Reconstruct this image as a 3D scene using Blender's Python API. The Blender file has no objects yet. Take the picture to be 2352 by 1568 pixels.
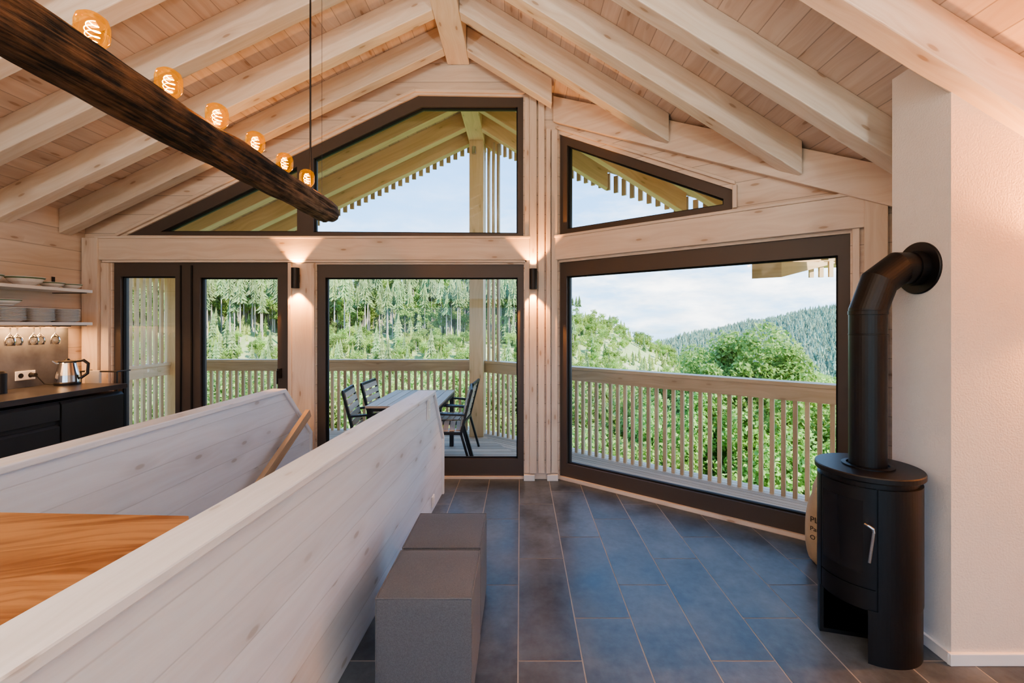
import bpy, math, random
import numpy as np
from mathutils import Vector, Matrix, noise
random.seed(7)
rng=np.random.default_rng(5)
F=1045.0; CX=1195.0; CY=746.0; H=1.55; D=4.575
V=Vector
# ------------------------------------------------------------ helpers
class MB:
    def __init__(s): s.v=[];s.f=[];s.uv=[];s.m=[];s.r=[];s.sm=[]
    def face(s,pts,g=None,mat=0,off=(0,0),r=0.5,smooth=False):
        pts=[V(p) for p in pts]; i=len(s.v); s.v+= [tuple(p) for p in pts]
        s.f.append(tuple(range(i,i+len(pts)))); s.m.append(mat); s.r.append(r); s.sm.append(smooth)
        g=V(g).normalized() if g is not None else V((1,0,0))
        n=(pts[1]-pts[0]).cross(pts[2]-pts[0])
        if n.length<1e-12 and len(pts)>3: n=(pts[2]-pts[1]).cross(pts[3]-pts[1])
        n=n.normalized() if n.length>0 else V((0,0,1))
        if abs(n.dot(g))<.9:
            a=(g-n*n.dot(g)).normalized(); b=n.cross(a)
            for p in pts: s.uv.append((p.dot(a)+off[0],abs(1)*p.dot(b)+off[1]))
        else:
            a=n.orthogonal().normalized(); b=n.cross(a)
            for p in pts: s.uv.append((p.dot(a)*.15+off[0],p.dot(b)+off[1]))
    def extr(s,poly,vec,g=None,mat=0,rand=True,r=None):
        poly=[V(p) for p in poly]; vec=V(vec)
        n=V((0,0,0))
        for i in range(len(poly)): n+= (poly[i]-poly[0]).cross(poly[(i+1)%len(poly)]-poly[0])
        if n.dot(vec)>0: poly=poly[::-1]
        off=(random.random()*50,random.random()*50) if rand else (0,0)
        r=random.random() if r is None else r
        top=[p+vec for p in poly]
        s.face(poly,g,mat,off,r); s.face(top[::-1],g,mat,off,r)
        for i in range(len(poly)):
            j=(i+1)%len(poly); s.face([poly[j],poly[i],top[i],top[j]],g,mat,off,r)
    def box(s,lo,hi,g=(1,0,0),mat=0,rand=True,r=None):
        x0,y0,z0=lo;x1,y1,z1=hi
        s.extr([(x0,y0,z0),(x1,y0,z0),(x1,y1,z0),(x0,y1,z0)],(0,0,z1-z0),g,mat,rand,r)
    def obox(s,c,ax,ay,az,g=None,mat=0,r=None):
        c=V(c);ax=V(ax);ay=V(ay);az=V(az)
        p=c-ax/2-ay/2-az/2
        s.extr([p,p+ax,p+ax+ay,p+ay],az,g if g is not None else ax,mat,True,r)
    def bar(s,a,b,w,h,up=(0,0,1),mat=0):
        a=V(a);b=V(b);d=b-a; side=d.cross(V(up)).normalized(); u2=side.cross(d).normalized()
        s.obox((a+b)/2,d,side*w,u2*h,d,mat)
    def ring_surf(s,rings,mat=0,smooth=True,close=True,capa=True,capb=True,r=.5):
        n=len(rings[0])
        for k in range(len(rings)-1):
            A=rings[k];B=rings[k+1]
            for i in range(n if close else n-1):
                j=(i+1)%n; s.face([A[i],A[j],B[j],B[i]],(V(B[i])-V(A[i])) if (V(B[i])-V(A[i])).length>1e-6 else None,mat,(0,0),r,smooth)
        if capa: s.face(list(rings[0])[::-1],(0,1,0),mat,(0,0),r)
        if capb: s.face(list(rings[-1]),(0,1,0),mat,(0,0),r)
    def lathe(s,c,prof,n=32,mat=0,smooth=True,a0=0,capa=False,capb=False,sx=1,sy=1):
        rings=[[(c[0]+r*sx*math.cos(2*math.pi*i/n),c[1]+r*sy*math.sin(2*math.pi*i/n),c[2]+z) for i in range(n)] for r,z in prof]
        s.ring_surf(rings,mat,smooth,True,capa,capb)
    def tube(s,pts,r,n=12,mat=0,caps=True,smooth=True):
        pts=[V(p) for p in pts]; rings=[]
        d0=(pts[1]-pts[0]).normalized(); u=d0.orthogonal().normalized()
        for k,p in enumerate(pts):
            if k==0: t=(pts[1]-pts[0]).normalized(); m=t
            elif k==len(pts)-1: t=(pts[-1]-pts[-2]).normalized(); m=t
            else:
                t1=(p-pts[k-1]).normalized(); t2=(pts[k+1]-p).normalized(); m=(t1+t2).normalized(); t=t2
            rr=r[k] if isinstance(r,(list,tuple)) else r
            if k>0:
                tp=(p-pts[k-1]).normalized()
                ring=[]
                for q in base:
                    o=q.copy()
                    den=tp.dot(m)
                    o=o-tp*(o.dot(m)/max(den,.2)); ring.append(o)
                rings.append([tuple(p+o*(rr/br)) for o in ring])
                rot=tp.rotation_difference(t); base=[rot@q for q in base]
            else:
                w=t.cross(u); br=rr
                base=[(u*math.cos(2*math.pi*i/n)+w*math.sin(2*math.pi*i/n))*rr for i in range(n)]
                rings.append([tuple(p+o) for o in base])
        s.ring_surf(rings,mat,smooth,True,caps,caps)
    def arc(s,c,r0,r1,a0,a1,z0,z1,n=24,mat=0):
        A=[math.radians(a0+(a1-a0)*i/n) for i in range(n+1)]
        P=lambda r,a,z:(c[0]+r*math.cos(a),c[1]+r*math.sin(a),z)
        for i in range(n):
            a,b=A[i],A[i+1]
            s.face([P(r1,a,z0),P(r1,b,z0),P(r1,b,z1),P(r1,a,z1)],(0,0,1),mat,smooth=True)
            s.face([P(r0,b,z0),P(r0,a,z0),P(r0,a,z1),P(r0,b,z1)],(0,0,1),mat,smooth=True)
            s.face([P(r0,a,z1),P(r1,a,z1),P(r1,b,z1),P(r0,b,z1)],None,mat)
            s.face([P(r0,b,z0),P(r1,b,z0),P(r1,a,z0),P(r0,a,z0)],None,mat)
        for a,fl in((A[0],1),(A[-1],0)):
            q=[P(r0,a,z0),P(r1,a,z0),P(r1,a,z1),P(r0,a,z1)]
            s.face(q if fl else q[::-1],None,mat)
    def build(s,name,mats,parent=None,bevel=0,merge=False,subs=0):
        me=bpy.data.meshes.new(name); me.from_pydata(s.v,[],s.f)
        uvl=me.uv_layers.new(name="UVMap"); uvl.data.foreach_set("uv",np.array(s.uv,dtype=np.float32).ravel())
        at=me.attributes.new("rnd",'FLOAT','FACE'); at.data.foreach_set("value",np.array(s.r,dtype=np.float32))
        me.polygons.foreach_set("material_index",np.array(s.m,dtype=np.int32))
        me.polygons.foreach_set("use_smooth",np.array(s.sm,dtype=bool))
        for m in (mats if isinstance(mats,(list,tuple)) else [mats]): me.materials.append(m)
        ob=bpy.data.objects.new(name,me); bpy.context.collection.objects.link(ob)
        if merge or bevel:
            import bmesh
            bm=bmesh.new(); bm.from_mesh(me); bmesh.ops.remove_doubles(bm,verts=bm.verts,dist=1e-5); bm.to_mesh(me); bm.free()
        if bevel:
            b=ob.modifiers.new("b",'BEVEL'); b.width=bevel; b.segments=2; b.limit_method='ANGLE'; b.angle_limit=.6
        if parent: ob.parent=parent
        return ob
def empty(name,loc=(0,0,0)):
    e=bpy.data.objects.new(name,None); bpy.context.collection.objects.link(e); e.empty_display_size=.1; e.location=loc
    return e
def clip(poly,a,b,c):   # keep a*x+b*y<=c
    out=[]
    for i in range(len(poly)):
        p=poly[i];q=poly[(i+1)%len(poly)]
        dp=a*p[0]+b*p[1]-c; dq=a*q[0]+b*q[1]-c
        if dp<=0: out.append(p)
        if dp*dq<0:
            t=dp/(dp-dq); out.append((p[0]+t*(q[0]-p[0]),p[1]+t*(q[1]-p[1])))
    return out
def holepoly(name,outer,holes,thick,origin,dirx,mat,parent=None,back=True,g=(1,0)):
    cu=bpy.data.curves.new(name,'CURVE'); cu.dimensions='2D'; cu.fill_mode='BOTH'; cu.extrude=thick/2
    for pl in [outer]+holes:
        sp=cu.splines.new('POLY'); sp.points.add(len(pl)-1)
        for i,p in enumerate(pl): sp.points[i].co=(p[0],p[1],0,1)
        sp.use_cyclic_u=True
    tmp=bpy.data.objects.new("tmp",cu); bpy.context.collection.objects.link(tmp)
    dg=bpy.context.evaluated_depsgraph_get(); me=bpy.data.meshes.new_from_object(tmp.evaluated_get(dg))
    bpy.data.objects.remove(tmp); me.name=name
    uvl=me.uv_layers.new(name="UVMap") if not me.uv_layers else me.uv_layers[0]
    uvl.name="UVMap"
    off=(random.random()*20,0)
    for p in me.polygons:
        p.use_smooth=False
        for li in p.loop_indices:
            c=me.vertices[me.loops[li].vertex_index].co
            a=(c.x,c.y) if g==(1,0) else (c.y,c.x)
            uvl.data[li].uv=(a[0]+off[0]+(c.z if abs(p.normal.x)>.5 else 0)*.3,a[1]+(c.z if abs(p.normal.y)>.5 else 0))
    dx=V((dirx[0],dirx[1],0)).normalized(); dz=dx.cross(V((0,0,1)))
    o=V(origin)-(dz*(thick/2) if back else V((0,0,0)))
    M=Matrix(((dx.x,0,dz.x,o.x),(dx.y,0,dz.y,o.y),(0,1,0,o.z),(0,0,0,1)))
    me.transform(M)
    me.materials.clear(); me.materials.append(mat)
    ob=bpy.data.objects.new(name,me); bpy.context.collection.objects.link(ob)
    if parent: ob.parent=parent
    return ob
# ------------------------------------------------------------ materials
class NT:
    def __init__(s,name):
        s.m=bpy.data.materials.new(name); s.m.use_nodes=True; s.nt=s.m.node_tree; s.b=s.nt.nodes["Principled BSDF"]
    def n(s,t,**k):
        nd=s.nt.nodes.new(t)
        for a,v in k.items(): setattr(nd,a,v)
        return nd
    def l(s,a,b): s.nt.links.new(a,b)
    def math(s,op,a,b=None,c=None,clamp=False):
        nd=s.n('ShaderNodeMath',operation=op); nd.use_clamp=clamp
        for i,x in enumerate((a,b,c)):
            if x is None: continue
            if isinstance(x,(int,float)): nd.inputs[i].default_value=x
            else: s.l(x,nd.inputs[i])
        return nd.outputs[0]
    def mix(s,f,a,b,bt='MIX'):
        nd=s.n('ShaderNodeMix',data_type='RGBA',blend_type=bt)
        for i,x in ((0,f),(6,a),(7,b)):
            if isinstance(x,(int,float)): nd.inputs[i].default_value=x
            elif isinstance(x,tuple): nd.inputs[i].default_value=(*x,1)[:4]
            else: s.l(x,nd.inputs[i])
        return nd.outputs[2]
    def comb(s,x,y,z=0.0):
        nd=s.n('ShaderNodeCombineXYZ')
        for i,q in enumerate((x,y,z)):
            if isinstance(q,(int,float)): nd.inputs[i].default_value=q
            else: s.l(q,nd.inputs[i])
        return nd.outputs[0]
    def noise(s,vec,scale=1,detail=3,rough=.5):
        nd=s.n('ShaderNodeTexNoise'); nd.inputs['Scale'].default_value=scale; nd.inputs['Detail'].default_value=detail; nd.inputs['Roughness'].default_value=rough
        if vec is not None: s.l(vec,nd.inputs['Vector'])
        return nd.outputs[0]
    def ramp(s,f,a,b,lo=0.0,hi=1.0):
        nd=s.n('ShaderNodeMapRange'); nd.inputs[1].default_value=a; nd.inputs[2].default_value=b; nd.inputs[3].default_value=lo; nd.inputs[4].default_value=hi
        s.l(f,nd.inputs[0]); return nd.outputs[0]
    def bump(s,h,st=.2,dist=.01):
        nd=s.n('ShaderNodeBump'); nd.inputs['Strength'].default_value=st; nd.inputs['Distance'].default_value=dist
        s.l(h,nd.inputs['Height']); s.l(nd.outputs[0],s.b.inputs['Normal'])
    def set(s,**k):
        for a,v in k.items():
            i=s.b.inputs[a.replace('_',' ')]
            if hasattr(v,'is_output'): s.l(v,i)
            elif isinstance(v,tuple): i.default_value=(*v,1)[:4]
            else: i.default_value=v
        return s.m
def wood(name,c1,c2,knot=(.3,.17,.09),plank=0,rough=.5,knots=.8,bump=.15,var=.12,ksize=.11,seamc=.3,vs=30,us=1.1,gl=.38,gh=.60,kv=6.5):
    s=NT(name); uv=s.n('ShaderNodeUVMap'); uv.uv_map="UVMap"; sp=s.n('ShaderNodeSeparateXYZ'); s.l(uv.outputs[0],sp.inputs[0])
    u,v=sp.outputs[0],sp.outputs[1]
    at=s.n('ShaderNodeAttribute'); at.attribute_name="rnd"; rnd=at.outputs[2]
    seam=None
    if plank:
        vp=s.math('DIVIDE',v,plank); idn=s.math('FLOOR',vp); fr=s.math('FRACT',vp)
        e=s.math('MINIMUM',fr,s.math('SUBTRACT',1.0,fr)); seam=s.ramp(e,0.0,.0045/plank,1,0)
        wn=s.n('ShaderNodeTexWhiteNoise',noise_dimensions='1D'); s.l(idn,wn.inputs['W']); rnd=wn.outputs[0]
        u=s.math('MULTIPLY_ADD',rnd,9.0,u)
        v=s.math('MULTIPLY_ADD',rnd,7.0,v)
    vo=s.n('ShaderNodeTexVoronoi',voronoi_dimensions='2D'); s.l(s.comb(s.math('MULTIPLY',u,2.0),s.math('MULTIPLY',v,kv),0.0),vo.inputs['Vector']); vo.inputs['Scale'].default_value=1
    ws=s.n('ShaderNodeSeparateColor'); s.l(vo.outputs['Color'],ws.inputs[0])
    sel=s.ramp(ws.outputs[0],.40,.5,0,1)
    dist=vo.outputs['Distance']
    k=s.math('MULTIPLY',s.ramp(dist,ksize*.5,ksize,1,0),s.math('MULTIPLY',sel,knots))
    halo=s.math('MULTIPLY',s.ramp(dist,ksize,ksize*3.2,1,0),s.math('MULTIPLY',sel,knots*.28))
    vw=s.math('MULTIPLY_ADD',s.ramp(dist,0,.5,.05,0),1.0,v)
    g=s.noise(s.comb(s.math('MULTIPLY',u,us),s.math('MULTIPLY',vw,vs),0.0),1,5,.6)
    w2=s.noise(s.comb(s.math('MULTIPLY',u,.9),s.math('MULTIPLY',v,7),3.0),1,2)
    gg=s.math('ADD',s.math('MULTIPLY',g,.6),s.math('MULTIPLY',w2,.4))
    col=s.mix(s.ramp(gg,gl,gh),c2,c1)
    col=s.mix(s.math('MAXIMUM',k,halo),col,knot)
    hs=s.n('ShaderNodeHueSaturation'); s.l(col,hs.inputs['Color']); s.l(s.ramp(rnd,0,1,1-var,1+var),hs.inputs['Value']); col=hs.outputs[0]
    if seam is not None: col=s.mix(s.math('MULTIPLY',seam,1-seamc),col,tuple(x*.3 for x in c2))
    h=g
    if seam is not None: h=s.math('SUBTRACT',s.math('MULTIPLY',g,.25),seam)
    s.bump(h,bump,.004)
    return s.set(Base_Color=col,Roughness=rough)
def plain(name,c,rough=.5,metal=0,bump=0,bs=200,emit=None,es=0,spec=None,var=0):
    s=NT(name); 
    if var:
        tc=s.n('ShaderNodeTexCoord'); nn=s.noise(tc.outputs['Object'],6,4)
        s.set(Base_Color=s.mix(s.ramp(nn,.3,.7),tuple(x*(1-var) for x in c),tuple(min(1,x*(1+var)) for x in c)))
    else: s.set(Base_Color=c)
    s.set(Roughness=rough,Metallic=metal)
    if bump:
        tc=s.n('ShaderNodeTexCoord'); s.bump(s.noise(tc.outputs['Object'],bs,3),bump,.004)
    if emit: s.set(Emission_Color=emit,Emission_Strength=es)
    return s.m
KN=(.38,.25,.16)
M_raft=wood("spruce_rafter",(.80,.72,.625),(.69,.58,.465),knot=KN,knots=.8,ksize=.085)
M_ceil=wood("spruce_ceiling",(.75,.645,.555),(.64,.515,.42),knot=KN,plank=.135,knots=.85,ksize=.11,var=.1)
M_wall=wood("spruce_wall",(.78,.675,.575),(.68,.555,.455),knot=KN,plank=.19,knots=.8,var=.06,ksize=.09)
M_trim=wood("spruce_trim",(.79,.685,.585),(.69,.565,.465),knot=KN,knots=.8,var=.06,ksize=.08)
M_white=wood("whitewashed_spruce",(.80,.85,.92),(.74,.77,.83),knot=(.40,.39,.38),plank=.15,knots=.7,var=.03,ksize=.09,seamc=.72,kv=5)
M_whitec=wood("whitewashed_cap",(.82,.845,.89),(.73,.74,.77),knot=(.45,.41,.38),knots=.65,var=.03,ksize=.07)
M_larch=wood("larch_board",(.44,.22,.09),(.23,.09,.03),knot=(.15,.05,.015),knots=.8,vs=34,us=2.2,rough=.4,ksize=.10,gl=.42,gh=.56)
M_ext=wood("exterior_larch",(.66,.48,.31),(.52,.36,.215),knot=(.28,.16,.07),knots=.5,var=.18,ksize=.08)
M_roofx=wood("exterior_spruce",(.86,.61,.37),(.74,.50,.27),knot=(.42,.26,.1),knots=.6,var=.08,ksize=.08)
M_deck=wood("deck_board",(.62,.47,.36),(.47,.35,.26),knots=.2,var=.18,rough=.7)
M_frame=plain("bronze_frame",(.085,.068,.059),.45)
M_black=plain("black_metal",(.012,.012,.013),.45)
M_stove=plain("stove_black",(.004,.004,.005),.42,bump=.05,bs=400)
M_gasket=plain("seal",(.01,.01,.01),.8)
M_plast=plain("plaster",(.78,.755,.73),.9,bump=.6,bs=110,var=.02)
M_plast_glow=plain("plaster_warm_glow",(.80,.68,.57),.9,bump=.6,bs=110,var=.02)  # orange lamp glow painted into the plaster colour of the chimney front
M_base=plain("baseboard_white",(.82,.80,.78),.5)
M_steel=plain("steel",(.6,.6,.6),.25,1)
M_chrome=plain("kettle_steel",(.62,.62,.62),.15,1)
M_cab=plain("cabinet_anthracite",(.022,.026,.031),.42)
M_counter=plain("counter_stone",(.045,.045,.05),.3,var=.2)
M_splash=plain("slate_splashback",(.12,.13,.15),.6,var=.35)
M_porc=plain("porcelain",(.82,.82,.80),.15)
M_green=plain("rim_glaze",(.12,.2,.1),.2)
M_sock=plain("socket_white",(.88,.88,.88),.3)
M_grout=plain("grout",(.36,.34,.32),.9)
M_burlap=plain("burlap",(.50,.40,.27),.95,bump=.8,bs=150,var=.15)
M_ink=plain("print_ink",(.03,.025,.02),.9)
M_towel=plain("towel",(.75,.7,.62),.9,bump=.4,bs=150)
def m_fabric():
    s=NT("grey_fabric"); tc=s.n('ShaderNodeTexCoord'); n1=s.noise(tc.outputs['Object'],260,2)
    c=s.mix(n1,(.070,.077,.090),(.16,.172,.195)); s.bump(n1,.5,.003)
    return s.set(Base_Color=c,Roughness=.95,Sheen_Weight=.08)
M_fab=m_fabric()
def m_tile():
    s=NT("slate_tile"); uv=s.n('ShaderNodeUVMap'); uv.uv_map="UVMap"
    at=s.n('ShaderNodeAttribute'); at.attribute_name="rnd"
    n1=s.noise(uv.outputs[0],3.2,6,.62); n2=s.noise(uv.outputs[0],22,4,.6)
    f=s.math('ADD',s.math('MULTIPLY',n1,.75),s.math('MULTIPLY',n2,.25))
    c=s.mix(s.ramp(f,.36,.66),(.042,.054,.068),(.125,.152,.182))
    hs=s.n('ShaderNodeHueSaturation'); s.l(c,hs.inputs['Color']); s.l(s.ramp(at.outputs[2],0,1,.82,1.2),hs.inputs['Value'])
    s.bump(n2,.12,.003)
    return s.set(Base_Color=hs.outputs[0],Roughness=s.ramp(n1,.3,.7,.28,.42))
M_tile=m_tile()
def m_log():
    s=NT("reclaimed_log"); tc=s.n('ShaderNodeTexCoord')
    mp=s.n('ShaderNodeMapping'); mp.inputs['Scale'].default_value=(60,3.2,60); s.l(tc.outputs['Object'],mp.inputs[0])
    g=s.noise(mp.outputs[0],1,6,.65); n2=s.noise(tc.outputs['Object'],9,4)
    f=s.math('ADD',s.math('MULTIPLY',g,.65),s.math('MULTIPLY',n2,.35))
    sp=s.n('ShaderNodeSeparateXYZ'); s.l(tc.outputs['Object'],sp.inputs[0]); e=s.ramp(sp.outputs[1],.3,.9)
    hi=s.mix(e,(.25,.125,.06),(.38,.26,.17)); lo=s.mix(e,(.012,.007,.005),(.05,.032,.024))
    c=s.mix(s.ramp(f,.43,.60),lo,hi); s.bump(g,1.0,.03)
    return s.set(Base_Color=c,Roughness=.75)
M_log=m_log()
def m_glass(name,tint=(1,1,1),refl=.05,glow=None,gs=0):
    s=NT(name); s.nt.nodes.remove(s.b); o=s.nt.nodes['Material Output']
    t=s.n('ShaderNodeBsdfTransparent'); t.inputs[0].default_value=(*tint,1); g=s.n('ShaderNodeBsdfGlossy'); g.inputs['Roughness'].default_value=.01
    fr=s.n('ShaderNodeFresnel'); fr.inputs[0].default_value=1.45
    mx=s.n('ShaderNodeMixShader'); s.l(s.math('MULTIPLY',fr.outputs[0],refl*20,clamp=True),mx.inputs[0]); s.l(t.outputs[0],mx.inputs[1]); s.l(g.outputs[0],mx.inputs[2]); out=mx.outputs[0]
    if glow:
        e=s.n('ShaderNodeEmission'); e.inputs[0].default_value=(*glow,1); e.inputs[1].default_value=gs
        a=s.n('ShaderNodeAddShader'); s.l(out,a.inputs[0]); s.l(e.outputs[0],a.inputs[1]); out=a.outputs[0]
    s.l(out,o.inputs[0])
    return s.m
M_glass=m_glass("window_glass",(.97,.98,.975),.04)
M_amber=m_glass("amber_glass",(1,.70,.32),.02,(1,.40,.02),.14)
M_clear=m_glass("clear_glass",(.93,.93,.93),.07)
M_sglass=plain("stove_glass",(.015,.015,.017),.08)
M_fil=plain("filament",(1,.6,.2),.5,emit=(1,.55,.08),es=16)
M_led=plain("lamp_emitter",(1,.8,.5),.5,emit=(1,.62,.3),es=25)
def m_leaf(name,a,b,trans=.35,att=True):
    s=NT(name); at=s.n('ShaderNodeAttribute'); at.attribute_name="rnd"; oi=s.n('ShaderNodeObjectInfo')
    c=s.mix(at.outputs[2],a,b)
    hs=s.n('ShaderNodeHueSaturation'); s.l(c,hs.inputs['Color']); s.l(s.ramp(oi.outputs['Random'],0,1,.68,1.35),hs.inputs['Value'])
    wn=s.n('ShaderNodeTexWhiteNoise',noise_dimensions='1D'); s.l(oi.outputs['Random'],wn.inputs['W']); s.l(s.ramp(wn.outputs[0],0,1,.475,.51),hs.inputs['Hue'])
    s.set(Base_Color=hs.outputs[0],Roughness=.6)
    o=s.nt.nodes['Material Output']; t=s.n('ShaderNodeBsdfTranslucent'); s.l(hs.outputs[0],t.inputs[0]); mx=s.n('ShaderNodeMixShader'); mx.inputs[0].default_value=trans
    s.l(s.b.outputs[0],mx.inputs[1]); s.l(t.outputs[0],mx.inputs[2]); s.l(mx.outputs[0],o.inputs[0])
    return s.m
M_leaf=m_leaf("maple_leaves",(.20,.35,.07),(.40,.56,.17),.45)
M_bush=m_leaf("bush_leaves",(.21,.34,.07),(.44,.56,.17),.4)
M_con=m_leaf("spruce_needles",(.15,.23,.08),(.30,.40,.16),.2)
M_con2=m_leaf("young_spruce_needles",(.26,.37,.09),(.48,.56,.19),.25)
M_far=m_leaf("distant_needles_hazed",(.19,.27,.18),(.32,.40,.27),.1)  # aerial haze put into the needle colour, paler and bluer
M_trunk=plain("bark",(.50,.42,.35),.9)
def m_ground(name,a,b,c,sc):
    s=NT(name); tc=s.n('ShaderNodeTexCoord'); n1=s.noise(tc.outputs['Object'],sc,8,.65); n2=s.noise(tc.outputs['Object'],sc*7,5,.6)
    col=s.mix(s.ramp(n1,.4,.6),a,b); col=s.mix(s.ramp(n2,.55,.7),col,c)
    return s.set(Base_Color=col,Roughness=.95)
M_hill=m_ground("hillside_ground",(.27,.35,.12),(.40,.43,.19),(.52,.42,.31),.06)
M_farh=m_ground("far_hill_ground_hazed",(.20,.28,.19),(.28,.37,.25),(.18,.26,.18),.02)  # hill colours paled by painted-in haze
M_plain=m_ground("plain_ground_hazed",(.40,.50,.52),(.48,.58,.62),(.36,.47,.48),.002)  # pale blue ground colour stands in for distance haze
# ------------------------------------------------------------ geometry functions
ZB=4.22; XR=-.62; SL=.48; SR=.62; RD=.235
def zb(x): return ZB-SL*(XR-x) if x<XR else ZB-SR*(x-XR)
def zc(x): return zb(x)+RD
bx=lambda px:(px-CX)*D/F
bz=lambda py:H-(py-CY)*D/F
B0=V((.385,D,0)); BS=-.787; BD=V((1,BS,0)).normalized()
def bay(px,py):
    r=(px-CX)/F; Y=(D-BS*B0.x)/(1-BS*r); X=r*Y
    return ((X-B0.x)/BD.x, H-(py-CY)*Y/F)
BN=V((-BD.y,BD.x,0)) # outward normal of the bay
VS=-.83
def yv(x): return 6.95+VS*(x-XR)
def par(o,e): o.parent=e; o.matrix_parent_inverse=Matrix.Translation(-e.location); return o
# ---- back wall (gable)
up=lambda pts:[(bx(a),bz(b)) for a,b in pts]
win1=up([(258,603),(662,603),(662,1094),(258,1094)])
win2=up([(727,607),(1203,607),(1203,1094),(727,1094)])
win3=up([(290,540),(960,218),(1202,222),(1202,545)])
XL=-4.378
holepoly("wall_back",[(XL-.2,-.02),(.385,-.02),(.385,zc(.385)+.02),(XR,zc(XR)+.02),(XL-.2,zc(XL-.2)+.02)],[win1,win2,win3],.2,(0,D,0),(1,0),M_wall)
w4=[(bay(1280,603)[0]+.02,.035),(bay(1953,535)[0],.035),(bay(1953,535)[0],2.177),(bay(1280,603)[0]+.02,2.177)]
w5=[bay(1284,545),bay(1682,480),bay(1682,435),bay(1284,308)]
UE=3.58
xu=lambda u:B0.x+BD.x*u
holepoly("wall_bay",[(0,-.02),(UE,-.02),(UE,zc(xu(UE))+.02),(0,zc(xu(0))+.02)],[w4,w5],.2,B0,BD,M_wall)
mb=MB(); mb.box((XL-.2,-4,-.02),(XL,D,2.68),(0,1,0),0,False); mb.build("wall_left",[M_wall])
mb=MB(); mb.box((3.2,-4,-.02),(3.4,2.3,2.09),(0,1,0),0,False); mb.build("wall_right",[M_wall])
holepoly("wall_rear",[(XL-.2,-.02),(3.4,-.02),(3.4,zc(3.4)),(XR,zc(XR)),(XL-.2,zc(XL-.2))],[[(-4.0,.1),(2.9,.1),(2.9,2.05),(-4.0,2.05)],[(-2.6,2.3),(1.2,2.3),(1.2,3.0),(-.6,4.0),(-2.6,3.2)]],.2,(0,-4,0),(1,0),M_wall)  # unseen wall; wide openings put in to let sky light inside
# ---- window frames
def window(name,origin,dirx,outer,inners,extra=None):
    e=empty(name,origin)
    o=V(origin); dx=V((dirx[0],dirx[1],0)).normalized(); dn=-dx.cross(V((0,0,1)))
    f=holepoly("frame",outer,inners,.10,o+dn*.02,dirx,M_frame)
    par(f,e)
    mb=MB(); ms=MB()
    for pl in inners:
        pts=[o+dx*a+V((0,0,1))*b+dn*.07 for a,b in pl]
        mb.face(pts)
        for i in range(len(pts)):
            a=pts[i];b=pts[(i+1)%len(pts)]; c=sum(pts,V())/len(pts)
            ins=((c-(a+b)/2)); tdir=(b-a).normalized(); ins=(ins-tdir*ins.dot(tdir)).normalized()*.006
            ms.bar(a+ins-dn*.01,b+ins-dn*.01,.03,.012,up=ins)
    par(mb.build("glass",[M_glass]),e); par(ms.build("seal",[M_gasket]),e)
    return e
e=window("window_1",(0,D,0),(1,0),win1,[up([(273,634),(399,634),(399,1057),(273,1057)]),up([(456,637),(635,637),(635,1057),(456,1057)])])
mb=MB(); x=bx(643)
mb.box((x-.012,D-.035,bz(868)),(x+.012,D+.02,bz(846))); mb.bar((x,D-.05,bz(850)),(x,D-.05,bz(880)),.016,.01,up=(1,0,0)); 
mb.box((bx(412),D+.005,.06),(bx(414),D+.019,2.15)); mb.box((bx(437),D+.003,.06),(bx(440),D+.019,2.15))
par(mb.build("handle",[M_black]),e)
window("window_2",(0,D,0),(1,0),win2,[up([(745,637),(1189,637),(1189,1055),(745,1055)])])
window("window_3",(0,D,0),(1,0),win3,[up([(365,531),(680,531),(680,381)]),up([(718,532),(1189,535),(1189,243),(968,243),(718,362)])])
window("window_4",tuple(B0),BD,w4,[[(bay(1299,0)[0],.165),(bay(1924,0)[0],.165),(bay(1924,0)[0],2.035),(bay(1299,0)[0],2.035)]])
window("window_5",tuple(B0),BD,w5,[[bay(1300,525),bay(1660,469),bay(1660,455),bay(1300,332)]])
# ---- trims on walls
mb=MB()
mb.box((bx(235),D-.045,bz(598)),(bx(1216),D,bz(549)),(1,0,0),0)
mb.box((bx(228),D-.055,bz(549)),(bx(1218),D,bz(544)),(1,0,0),0)
mb.box((bx(240),D-.03,bz(603)),(bx(1210),D,bz(598)),(1,0,0),0)
for a,b,t in((237,255,.03),(664,672,.03),(672,718,.015),(718,725,.03),(1205,1216,.03),(1216,1232,.05),(1236,1250,.035),(1254,1264,.05),(1266,1280,.03)):
    mb.box((bx(a),D-t,.07),(bx(b),D,bz(604) if b<1200 else (bz(225) if b<1260 else bz(300))),(0,0,1),0)
mb.box((bx(200),D-.06,0),(bx(236),D,bz(548)),(0,0,1),0)
def strip(pts,w,t):
    for (a,b) in zip(pts[:-1],pts[1:]):
        A=V((bx(a[0]),D-t/2,bz(a[1])));B=V((bx(b[0]),D-t/2,bz(b[1]))); mb.bar(A,B,t,w)
strip([(255,548),(955,208),],.03,.03); strip([(955,210),(1206,214)],.03,.03)
mb.build("trim_1",[M_trim],bevel=.004)
mb=MB()
def bbox(u0,u1,z0,z1,t,g=None,z1b=None,z0b=None):
    p=[B0+BD*u0+V((0,0,z0)),B0+BD*u1+V((0,0,z0 if z0b is None else z0b)),B0+BD*u1+V((0,0,z1 if z1b is None else z1b)),B0+BD*u0+V((0,0,z1))]
    mb.extr(p,-BN*t,g if g is not None else BD)
ub=lambda px:bay(px,0)[0]
bbox(ub(1262),ub(2040),2.20,2.42,.045); bbox(ub(1262),ub(2040),2.42,2.445,.055)
bbox(ub(1958),ub(1975),.07,2.2,.03,(0,0,1)); bbox(ub(1985),ub(2040),0,2.45,.05,(0,0,1))
bbox(ub(1283)-.02,ub(1690),3.52,3.55,.03,None,2.67,2.64)
bbox(ub(1684),ub(1694),2.46,2.64,.03,(0,0,1))
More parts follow.
